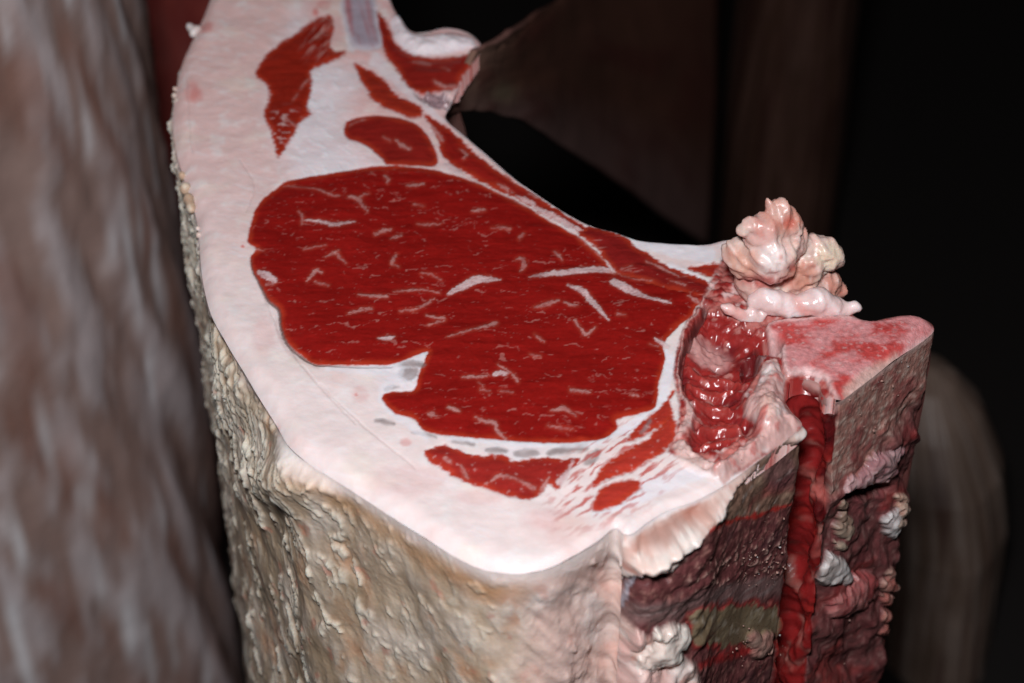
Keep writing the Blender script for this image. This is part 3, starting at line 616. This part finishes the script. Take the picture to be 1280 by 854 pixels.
def paint_saw(S, T, K, PP, B):
    n = len(S); wu = fbm(S*150, T*150, 3, 90); wv = fbm(S*150, T*150, 3, 91); wf = fbm(S*600, T*600, 3, 92)
    PQ = PP + np.stack([wu*5+wf*2, wv*5+wf*2], 1)
    body = K < I_CAN0 + .01; canal = (~body) & (K < I_CAN1)
    spin = ~(body | canal)
    fade = sst(0,.002,T)
    lab = np.zeros(n, int)                                          # 0 vertebra body  1 canal  2 spinous bone  3 fat strip  4 cartilage
    spong = fbm(S*380, T*380, 4, 93, .65); med = fbm(S*90, T*90, 4, 94)
    spf = fbm(S*800, T*800, 3, 134); d = (spong*.00022 + spf*.00022)*fade + med*.0006*fade
    # body
    c = mix(np.tile(C(.34,.16,.13),(n,1)), C(.50,.37,.31), sst(-.05,.3,spong)*.8); c = mix(c, C(.24,.05,.05), sst(0,.35,med)*.7)
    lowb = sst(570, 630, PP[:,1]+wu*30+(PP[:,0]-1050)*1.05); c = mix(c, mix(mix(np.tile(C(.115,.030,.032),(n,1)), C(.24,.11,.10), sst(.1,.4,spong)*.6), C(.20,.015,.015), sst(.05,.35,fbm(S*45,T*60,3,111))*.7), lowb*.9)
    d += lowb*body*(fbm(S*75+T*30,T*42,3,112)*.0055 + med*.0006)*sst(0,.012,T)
    top = sst(.0028,.0006,T+wu*.0012); c = mix(c, C(.56,.38,.34), top*.7*body)
    # canal
    cc = mix(np.tile(C(.20,.012,.012),(n,1)), C(.34,.09,.075), sst(.1,.45,med)*.6); cc = mix(cc, C(.06,.005,.006), sst(-.1,.3,fbm(S*90,T*22,3,95))*.85)
    cc = mix(cc, C(.52,.30,.27), sst(.006,.001,T+wu*.002)*.8)
    cc = mix(cc, C(.50,.13,.11), line_mask(PQ, [(1004,590),(1022,612),(1045,640)], [5,9,4], 4)*.7)
    c = np.where(canal[:,None], cc, c)
    crack = np.exp(-((K-44.6-.5*wu-.8*fbm(S*0+2,T*45,3,138))/.55)**2)*sst(.006,.018,T); cc = mix(cc, C(.018,.003,.003), crack*.9); d = np.where(canal, med*.0022*fade+(fbm(S*75,T*50,4,96)*.0065-.0008)*sst(0,.012,T)-crack*.005, d)  # crack coloured near black to paint depth shade into the canal
    cc_wet = sst(.1,.4,fbm(S*80+3,T*60,3,135)); c = np.where(canal[:,None], mix(mix(cc, C(.30,.02,.016), cc_wet*.6*(1-crack)), C(.40,.17,.14), sst(.12,.4,fbm(S*110+8,T*90,3,139))*.6*(1-crack)), c)
    # spinous process: layers of bone, cartilage and red marrow lines
    x, y = PQ[:,0], PQ[:,1]
    cs = mix(np.tile(C(.12,.036,.036),(n,1)), C(.30,.13,.11), sst(-.02,.35,spong+.4*med)*.8)
    d += spin*(fbm(S*110,T*110,3,113)*.0012)*sst(0,.008,T)
    cs = mix(cs, C(.05,.018,.022), sst(.05,.4,med)*.7)
    up = sst(6,-6, y-np.interp(x, [780,870,905,950,1002],[715,672,655,643,628]))
    ct = mix(np.tile(C(.19,.105,.075),(n,1)), C(.26,.17,.12), sst(0,.4,med)); ct = mix(ct, C(.42,.33,.29), sst(.22,.45,fbm(S*160+T*120,T*260-S*100,3,97))*.8); ct = mix(ct, C(.20,.035,.035), sst(.1,.4,fbm(S*60,T*80,3,98))*.6)
    ct = mix(ct, C(.13,.05,.06), blob(PQ, 975, 590, 20, 25)*.6)
    cs = mix(cs, ct, up)
    cr = line_mask(PQ, [(873,672),(905,655),(950,643),(1000,629)], [2.5,2,2.6,1.5], 1.6); cs = mix(cs, C(.36,.022,.018), cr*.9)
    crumb = sst(.18,.34, spong)*blob(PQ, 940, 705, 85, 26, -18, .5); cs = mix(cs, C(.40,.25,.21), crumb*.8); d += crumb*.0005*spin
    band = sst(8,-4, np.abs(y-np.interp(x,[840,900,1002],[768,745,728]))-10); cs = mix(cs, mix(np.tile(C(.17,.095,.09),(n,1)),C(.24,.17,.16),sst(0,.4,fbm(S*50+T*400,T*300,3,99))), band*.85); d = d*(1-.7*band*spin)
    car = sdf(PQ+np.stack([med*14,wv*8],1), [(868,768),(900,762),(945,758),(978,764),(982,782),(972,799),(942,806),(905,809),(878,808),(866,795)], 3, 40)
    cm = sst(2.5,-2.5,car); rimc = sst(9,0,np.abs(car)-1)
    cs = mix(cs, C(.26,.022,.020), rimc*.75); cs = mix(cs, mix(np.tile(C(.165,.115,.07),(n,1)), C(.26,.195,.125), sst(-.1,.4,med+.5*wf)), cm)
    d = d*(1-.85*cm*spin)
    cs = mix(cs, C(.40,.33,.26), cm*sst(.2,.4,fbm(S*260,T*200,3,101))*.55)
    cr = line_mask(PQ, [(878,834),(905,824),(945,814),(985,802)], [3,5,6,4], 3); cs = mix(cs, C(.26,.016,.016), cr*.8)
    # left end: tendon and pink strip of fat
    strip = sst(8,-8, x-np.interp(y, [640,712,720,760,790,830,900],[905,838,772,768,800,868,880]))
    strip = np.maximum(strip, sst(6,-6, y-np.interp(x,[785,800,832,838,858,900,950,975],[712,712,710,682,658,631,574,552])))
    fcol = mix(np.tile(C(.66,.45,.39),(n,1)), C(.76,.63,.58), sst(-.1,.3,med)); fcol = mix(fcol, C(.52,.22,.17), sst(.05,.35,fbm(S*90,T*150,4,102))*.7); fcol = mix(fcol, C(.80,.72,.68), sst(.1,.35,fbm(S*150,T*210,3,137))*.6)
    cs = mix(cs, fcol, strip); d += spin*strip*(.0022+med*.0012)*sst(0,.003,T)
    lw = np.interp(K, LEDGE_K, [0, 0, .25, .85, 1, 1, .75, 0]); grv = lw*np.exp(-((T+wu*.0006-.0026)/.0013)**2); cs = mix(cs, C(.30,.10,.06), np.clip(grv*.75,0,1)); cs = mix(cs, C(.78,.70,.70), lw*sst(.0016,.0006,T+wf*.0005))
    ten = line_mask(PQ, [(797,714),(782,738),(766,768),(752,792)], [2,4,6,5], 3); cs = mix(cs, C(.42,.40,.46), ten*.85); d += spin*ten*.001
    hole = blob(PQ, 826, 720, 9, 10); cs = mix(cs, C(.02,.008,.008), hole*.8); d -= spin*hole*.004
    c = np.where(spin[:,None], cs, c)
    d -= body*(blob(PQ, 1085, 615, 28, 10, -10, .5)*.006)
    d = d - T*.012*(~canal)
    lab[canal] = 1; lab[spin] = 2; lab[spin & (cm > .5)] = 4; lab[spin & (strip > .5)] = 3
    r = np.where(canal, .24, np.where(spin, .45, .5)) + wf*.1 - .15*(spin*(cm+cr))
    w4 = fbm(S*320, T*320, 3, 133); PB = PP + np.stack([wu*7+w4*4, wv*7+w4*4], 1)
    for q, (nm, mt, c0, c1, rg, hs, bl) in enumerate(CLUMPS):
        h = np.zeros(n)
        for bx, by, br in bl:
            br *= 1.15; dd2 = ((PB[:,0]-bx)**2+(PB[:,1]-by)**2)/br**2
            h = np.maximum(h, br*np.sqrt(np.clip(1-dd2, 0, 1)))
        mk = sst(.5, 4, h)*(~canal); h = h + mk*w4*3.0
        d = d*(1-.6*mk) + h*.00025*hs*mk
        cl = mix(np.tile(c0,(n,1)), c1, sst(-.2,.3,med+.5*w4)); c = mix(c, cl, mk*.93); r = r*(1-mk)+(rg+.08*w4)*mk
        lab[mk > .5] = 10+q
    return d*sst(0,.0012,T), c, r, lab

def paint_in(S, T, K, PP, B):
    n = len(S); a = fbm(S*60, T*30, 4, 110)
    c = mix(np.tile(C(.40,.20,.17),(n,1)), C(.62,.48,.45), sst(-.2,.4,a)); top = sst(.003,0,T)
    c = mix(c, C(.74,.62,.62), top); c = mix(c, C(.13,.045,.04), sst(len(OUT)+26, len(OUT)+30, K)); c = mix(c, C(.07,.03,.025), sst(.002,.006,T)*((K > len(OUT)+3) & (K < len(OUT)+16))*1.0); und = ((K > len(OUT)+3.5) & (K < len(OUT)+15)); return a*.002*sst(0,.01,T) - T*.01 - und*np.minimum(T*1.4,.035), c, .4+a*.1, np.zeros(n,int)  # lining below the flap is coloured dark in place of shade

crow = np.concatenate([np.arange(0,.03,.002), np.linspace(.03,H0,24)])
Vf, Ff, Cf, Rf, _ = wall(I_FAT0-1, I_TOP, .00055, paint_fat)
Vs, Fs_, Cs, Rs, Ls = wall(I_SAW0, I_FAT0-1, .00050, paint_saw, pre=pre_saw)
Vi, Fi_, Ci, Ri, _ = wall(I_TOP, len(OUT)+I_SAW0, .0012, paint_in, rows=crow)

# fat of the cut face; the outer rind, the bone walls and the inner lining are pieces of their own
u, Fi = submesh(FQ[flab == 0])
mesh_obj('fat_cover', V[u], Fi, M['fat'], root, col[u], rough[u], VN[u])
rind = mesh_obj('rind', Vf, Ff, M['rind'], root, Cf, Rf)
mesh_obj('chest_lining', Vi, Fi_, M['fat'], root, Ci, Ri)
fl4 = np.sort(Ls[Fs_], 1)[:, 1]; WN = vnormals(Vs, Fs_)
if np.mean((WN @ (CAM-Vs.mean(0)))) < 0: WN = -WN; Fs_ = Fs_[:, ::-1]
u, Fi = submesh(FQ[flab == VERT_ID])
vert = mesh_obj('vertebra', V[u], Fi, M['bone'], root, col[u], rough[u], VN[u])
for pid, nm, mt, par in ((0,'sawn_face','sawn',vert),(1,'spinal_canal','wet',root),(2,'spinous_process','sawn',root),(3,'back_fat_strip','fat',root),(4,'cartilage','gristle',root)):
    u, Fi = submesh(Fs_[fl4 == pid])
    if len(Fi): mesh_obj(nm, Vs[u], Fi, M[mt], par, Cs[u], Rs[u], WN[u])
for q, cl_ in enumerate(CLUMPS):
    u, Fi = submesh(Fs_[fl4 == 10+q])
    if len(Fi): mesh_obj(cl_[0], Vs[u], Fi, M[cl_[1]], root, Cs[u], Rs[u], WN[u])

# ================================================================== soft lumps (grown together from many small balls)
dg = None
def lumps(name, balls, voxel, mat, paint, parent, smooth=6, amp=.0006, freq=300, chain=True):
    bm = bmesh.new()
    if chain:
        full = []
        for q in range(len(balls)-1):
            (c_a, r_a, q_a), (c_b, r_b, _) = balls[q], balls[q+1]
            gap_ = np.linalg.norm(np.array(c_a)-np.array(c_b)); nn_ = max(1, int(gap_/(.45*min(r_a,r_b)))) if gap_ < 3.2*max(r_a,r_b) else 1
            for w_ in range(nn_): f_ = w_/nn_; full.append((np.array(c_a)*(1-f_)+np.array(c_b)*f_, (r_a*(1-f_)+r_b*f_)*random.uniform(.88,1.12), q_a))
        balls = full + [balls[-1]]
    for c, r, sq in balls:
        g = bmesh.ops.create_icosphere(bm, subdivisions=3, radius=1.0)
        for v in g['verts']: v.co = Vector((c[0]+v.co.x*r*sq[0], c[1]+v.co.y*r*sq[1], c[2]+v.co.z*r*sq[2]))
    me = bpy.data.meshes.new('tmp'); bm.to_mesh(me); bm.free()
    o = bpy.data.objects.new('tmp', me); scene.collection.objects.link(o)
    md = o.modifiers.new('r', 'REMESH'); md.mode = 'VOXEL'; md.voxel_size = voxel
    sm = o.modifiers.new('s', 'SMOOTH'); sm.iterations = smooth; sm.factor = .5
    d = bpy.context.evaluated_depsgraph_get(); m2 = bpy.data.meshes.new_from_object(o.evaluated_get(d))
    n = len(m2.vertices); v = np.empty(n*3, np.float32); m2.vertices.foreach_get('co', v); v = v.reshape(-1,3).astype(float)
    nn = np.empty(n*3, np.float32); m2.vertices.foreach_get('normal', nn); nn = nn.reshape(-1,3)
    f = np.empty(len(m2.loops), np.int32); m2.loops.foreach_get('vertex_index', f); f = f.reshape(-1,4) if len(m2.loops) == 4*len(m2.polygons) else [tuple(p.vertices) for p in m2.polygons]
    bpy.data.objects.remove(o); bpy.data.meshes.remove(me); bpy.data.meshes.remove(m2)
    uu = v[:,0]+v[:,1]*.6; ww = v[:,2]-v[:,1]*.4
    v = v + nn*(fbm(uu*freq, ww*freq, 3, 120)*amp)[:,None]
    c, r = paint(v, uu, ww)
    return mesh_obj(name, v, f, mat, parent, c, r)
def at_depth(px, py, base, dy=0.0):                                # a point seen at (px,py) standing above the base pixel of the cut plane
    y0 = on_z(np.array(float(base[0])), np.array(float(base[1])))[1] + dy
    return on_y(np.array(float(px)), np.array(float(py)), y0)
def rpx(r, p): return r/FPX*float((p-CAM) @ FWD)

B1 = [(961,253,4,0),(966,256,6,0),(972,262,9,0),(976,270,13,0),(983,281,15,0),(935,285,9,-4),(942,290,10,-4),(956,292,17,-3),(990,298,16,2),(965,325,20,-6),(930,327,17,-2),(920,312,12,0),(1036,320,15,4),(1026,314,15,4),(1014,308,12,4),(1006,333,22,3),(985,345,22,3),(950,350,20,0),(1000,360,22,4),(1045,362,9,8),(975,300,15,0),(1030,352,14,6)]
balls = []
for x, y, r, dy in B1:
    p = at_depth(x, y, (975,372), dy*.001); balls.append((p, rpx(r, p)*1.42, (1,.8,1)))
def paint_cluster(v, uu, ww):
    n = len(v); q = proj(v); a = fbm(uu*120, ww*120, 4, 121); b = fbm(uu*60, ww*60, 3, 122)
    c = mix(np.tile(C(.64,.40,.35),(n,1)), C(.70,.54,.47), sst(-.1,.35,a)); c = mix(c, C(.55,.20,.14), sst(0,.35,b)*.75)
    for x, y, r, cc, k in ((965,325,20,C(.76,.64,.62),.85),(1036,320,17,C(.74,.60,.46),.9),(930,330,20,C(.58,.27,.19),.7),(1002,345,20,C(.58,.24,.16),.7),(986,278,8,C(.50,.10,.07),.7),(972,262,14,C(.66,.42,.36),.6),(955,292,16,C(.62,.34,.31),.5),(990,335,5,C(.36,.04,.03),.7)):
        c = mix(c, cc, blob(q, x, y, r, r, 0, .5)*k)
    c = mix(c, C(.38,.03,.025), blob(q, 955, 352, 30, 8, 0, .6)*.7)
    st_ = fbm(uu*500, ww*160, 3, 125); c = mix(c, C(.72,.58,.54), sst(.15,.4,st_)*.5); c = mix(c, C(.50,.13,.09), sst(.2,.5,fbm(uu*260,ww*260,3,126))*.5); return c, .34 + .12*a
lumps('fat_cluster', balls, .0007, M['wet'], paint_cluster, root, 3, .0020, 260)
B2 = [(946,376,10),(956,374,13),(968,378,14),(982,382,14),(995,382,13),(1008,380,16),(1022,378,18),(1036,382,14),(1048,386,11),(1058,386,10),(1067,384,8),(1074,386,5)]
balls = []
for x, y, r in B2: p = at_depth(x, y, (985,392)); balls.append((p, rpx(r, p)*1.2, (1,.9,.95)))
for x, y, r in ((905,384,6),(913,387,8),(922,391,9),(932,395,10),(942,397,9),(950,398,7)): p = at_depth(x, y, (930,398)); balls.append((p, rpx(r, p)*1.1, (1.1,.9,.8)))
def paint_roll(v, uu, ww):
    n = len(v); a = fbm(uu*130, ww*130, 4, 123); c = mix(np.tile(C(.72,.52,.50),(n,1)), C(.80,.70,.70), sst(-.1,.35,a)); return mix(c, C(.62,.24,.20), sst(.15,.45,fbm(uu*90,ww*90,3,124))*.6), np.full(n,.25)
lumps('fat_roll', balls, .0007, M['wet'], paint_roll, root, 5, .0009, 230)

# lumps clinging to the sawn face: found on the vertical plane of the saw cut
sa, sb_ = OUTW[36*NSUB], OUTW[48*NSUB]
sn = np.array([-(sb_-sa)[1], (sb_-sa)[0]]); sn = sn/np.linalg.norm(sn)*(1 if (np.array(CAM[:2])-sa) @ np.array([-(sb_-sa)[1],(sb_-sa)[0]]) > 0 else -1)
def on_saw(px, py, out=0.0):
    d = ray(np.array(float(px)), np.array(float(py))); k = ((sa-CAM[:2]) @ sn + out)/(d[:2] @ sn); return CAM + d*k
# crumbs of bone meal left by the saw, too small and many to pick apart
bmx = bmesh.new(); bmesh.ops.create_icosphere(bmx, subdivisions=1, radius=1.0)
iv = np.array([v.co[:] for v in bmx.verts]); ifc = np.array([[v.index for v in f.verts] for f in bmx.faces]); bmx.free()
cv, cf, cc_ = [], [], []
rs = np.random.RandomState(7)
for k in range(260):
    if k < 130: x, y = rs.normal(935, 42), rs.normal(706, 16)
    elif k < 165: x = rs.uniform(890, 980); y = rs.uniform(575, 850)
    elif k < 195: x, y = rs.normal(952, 14), rs.normal(806, 16)
    elif k < 245: x = rs.uniform(1055, 1140); y = 500-(x-1050)*.70 + abs(rs.normal(0, 34)) + 6
    else: x = rs.uniform(1055, 1100); y = rs.uniform(560, 850)
    if x > 982 and x < 1054 or x < 840: continue
    r = min(.00019*math.exp(rs.normal(0,.55)), .0007)
    p = on_saw(x, y, .0004) - np.array([0,0,0]); sc = rs.uniform(.5,1.4,3)*r
    jit = iv*(1+rs.uniform(-.3,.3,(len(iv),1)))
    cf.append(ifc + len(cv)*len(iv)); cv.append(p + jit*sc)
    cc_.append(np.tile(C(.32,.18,.15) if rs.rand() > .08 else C(.46,.41,.40), (len(iv),1))*rs.uniform(.6,1.1))
cr = mesh_obj('bone_crumbs', np.concatenate(cv), np.concatenate(cf), M['bone'], root, np.concatenate(cc_), np.full(len(cv)*len(iv), .5))
cr['kind'] = 'stuff'

# small tags of fat on the flank edge
def edge_tag(lst, c0, c1):
    balls = []
    for x, y, r in lst: p = on_z(np.array(float(x)), np.array(float(y)), H0-.003); balls.append((p, rpx(r,p), (1,1,1.2)))
    lumps('fat_tag', balls, .0006, M['fat'], lambda v, uu, ww: (mix(np.tile(c0,(len(v),1)), c1, sst(-.2,.3,fbm(uu*200,ww*200,2,131))), np.full(len(v),.4)), root, 3, .0006, 300)
edge_tag([(237,33,4),(241,37,5),(246,39,6),(240,42,4)], C(.62,.50,.47), C(.76,.68,.66))
edge_tag([(219,112,4),(218,120,4),(222,128,5)], C(.60,.44,.38), C(.70,.58,.52))
edge_tag([(228,220,6),(232,236,7),(236,250,7),(240,262,5)], C(.50,.34,.24), C(.66,.55,.44))
edge_tag([(247,286,4),(249,294,4)], C(.60,.44,.38), C(.74,.62,.58))

# ================================================================== thin skirt of membrane and meat running back from the rib
def sheet(rows, nu, nv):
    """rows: list of point lists (same count); smooth patch through them"""
    R = np.array(rows, float); out = []
    A = np.stack([spline(r, nv, closed=False) for r in R], 0)
    return np.stack([spline(A[:, j], nu, closed=False) for j in range(A.shape[1])], 1)
def pt(x, y, d): 
    r = ray(np.array(float(x)), np.array(float(y))); return CAM + r*d
d0 = float((on_z(np.array(570.), np.array(110.))-CAM) @ FWD)
rows = [[pt(588,62,d0+.016), pt(578,84,d0+.012), pt(568,106,d0+.010), pt(550,140,d0+.010)],
        [pt(628,42,d0+.06), pt(616,72,d0+.05), pt(606,105,d0+.05), pt(596,136,d0+.055)],
        [pt(680,8,d0+.17), pt(674,55,d0+.15), pt(670,110,d0+.15), pt(666,160,d0+.16)],
        [pt(770,-50,d0+.40), pt(768,50,d0+.36), pt(766,130,d0+.36), pt(765,226,d0+.38)],
        [pt(895,-110,d0+.66), pt(893,60,d0+.62), pt(890,180,d0+.62), pt(882,305,d0+.66)]]
A = sheet(rows, 12, 14); nu_, nv_ = A.shape[0], A.shape[1]
a2 = A.reshape(-1,3); uu = np.repeat(np.linspace(0,1,nu_), nv_); vv_ = np.tile(np.linspace(0,1,nv_), nu_)
bumpn = fbm(uu*6, vv_*3, 4, 140); a2 = a2 + np.array([0,-.7,.7])*bumpn[:,None]*.012*sst(0,.3,uu)[:,None]
j, i = np.meshgrid(np.arange(nu_-1), np.arange(nv_-1), indexing='ij'); a = (j*nv_+i).ravel(); F = np.stack([a, a+nv_, a+nv_+1, a+1], 1)
c = mix(np.tile(C(.13,.052,.034),(len(a2),1)), C(.21,.12,.11), sst(.6,.95,vv_)*.8); c = mix(c, C(.28,.16,.12), sst(.45,.05,uu)*.7); c = mix(c, C(.10,.025,.02), sst(0,.35,bumpn)*.6)
c = mix(c, C(.30,.22,.14), np.exp(-((uu-.33)/.06)**2-((vv_-.74)/.10)**2)*.8); c = mix(c, C(.30,.14,.12), sst(.06,0,vv_)*sst(.6,.2,uu)*.7)
sk = mesh_obj('skirt_membrane', a2, F, M['far'], root, c, np.full(len(a2), .45))
so = sk.modifiers.new('thickness', 'SOLIDIFY'); so.thickness = .0025; so.offset = -1
# ================================================================== other pieces standing in the dark behind
def column(name, lab, path, palette, seed, group=None, rows=170, segs=190, streak=1.0):
    """path: list of (z, cx, cy, rx, ry); a tall uneven body of meat reaching the floor"""
    pth = np.array(path, float); zs = np.linspace(pth[0,0], pth[-1,0], rows)
    cx, cy, rx, ry = [np.interp(zs, pth[:,0], pth[:,q]) for q in (1,2,3,4)]
    th = np.linspace(0, 2*math.pi, segs, endpoint=False)
    TH, ZZ = np.meshgrid(th, zs); ct, st = np.cos(TH), np.sin(TH)
    w = fbm(ct*1.6+5+seed, ZZ*4+st*1.5, 4, seed); w2 = fbm(ct*9+st*4+seed, ZZ*14+st*7, 4, seed+1); w3_ = fbm(ct*30+st*11, ZZ*22+st*20, 3, seed+2)
    k = 1 + w*.10 + w2*.022 + w3_*.012
    v = np.stack([cx[:,None]+rx[:,None]*ct*k, cy[:,None]+ry[:,None]*st*k, ZZ], -1).reshape(-1,3)
    c0, c1, c2, c3 = palette; n = len(v); W, W2, W3 = w.ravel(), w2.ravel(), w3_.ravel()
    c = mix(np.tile(c0,(n,1)), c1, sst(-.15,.3,W2)); c = mix(c, c2, sst(.02,.4,fbm(ct*5+seed, ZZ*9+st*5,3,seed+3).ravel())*.7)
    vs_ = fbm((ct*38+st*17), ZZ*9+st*9, 3, seed+4).ravel(); c = mix(c, c3, sst(.18,.45,vs_)*.75*streak)
    faces = []
    j, i = np.meshgrid(np.arange(rows-1), np.arange(segs), indexing='ij'); a = (j*segs+i).ravel(); b = (j*segs+(i+1)%segs).ravel()
    F = np.stack([a, b, b+segs, a+segs], 1)
    t0 = n; v = np.concatenate([v, [[cx[-1],cy[-1],zs[-1]+.25*rx[-1]]]]); c = np.concatenate([c, [c0]])
    cap = [(int((rows-1)*segs+q), int((rows-1)*segs+(q+1)%segs), t0) for q in range(segs)]
    o = mesh_obj(name, v, [tuple(f) for f in F.tolist()]+cap, M['far'], None, c, np.full(len(v), .5))
    tag(o, lab, 'meat', group); return o
# neighbour on the flank side: its right edge is the line (160,0)-(310,854) seen at y = 0.36
YN = .34
e0, e1 = on_y(np.array(165.), np.array(0.), YN), on_y(np.array(318.), np.array(854.), YN)
def edge_x(z): return e0[0] + (e1[0]-e0[0])*(z-e0[2])/(e1[2]-e0[2])
R_ = .17
column('hung_carcass', 'grey pink side of beef with streaky fat beside the pale rind of the cut quarter',
       [(0, edge_x(.05)-R_, YN, R_, .17), (.2, edge_x(.2)-R_, YN, R_, .17), (.45, edge_x(.45)-R_, YN, R_, .165), (.62, edge_x(.6)-R_, YN, R_*.95, .15), (.85, edge_x(.75)-R_, YN, R_*.7, .11)],
       (C(.33,.22,.19), C(.54,.46,.46), C(.25,.11,.075), C(.82,.80,.82)), 201)
p = on_y(np.array(205.), np.array(60.), .72)
column('hung_carcass', 'dark red side of beef in the gap between the streaky neighbour and the quarter', [(0,p[0]+.00,.76,.13,.12),(.4,p[0]+.0,.76,.125,.12),(.7,p[0]-.01,.76,.10,.10)], (C(.20,.03,.025), C(.28,.05,.04), C(.14,.015,.015), C(.32,.12,.1)), 221, streak=.3)
p = on_y(np.array(1182.), np.array(650.), .40)
column('hung_carcass', 'dim brown grey side of beef behind the sawn backbone', [(0,p[0]+.006,.42,.036,.06),(.10,p[0],.42,.038,.06),(.14,p[0]-.006,.42,.036,.05),(.17,p[0]-.012,.43,.028,.04),(.19,p[0]-.016,.43,.016,.02),(.195,p[0]-.016,.43,.004,.004)], (C(.15,.095,.07), C(.23,.165,.135), C(.07,.028,.02), C(.30,.25,.22)), 241, streak=.35)
p = on_y(np.array(985.), np.array(200.), .75)
column('hung_carcass', 'almost black side of beef standing in the dark behind the lumpy fat cluster', [(0,p[0],.78,.040,.06),(.15,p[0],.78,.042,.06),(.45,p[0]+.005,.78,.036,.06)], (C(.050,.022,.014), C(.075,.036,.026), C(.035,.012,.009), C(.09,.05,.04)), 261, streak=.3)
print('SCENE BUILT', len(bpy.data.objects))
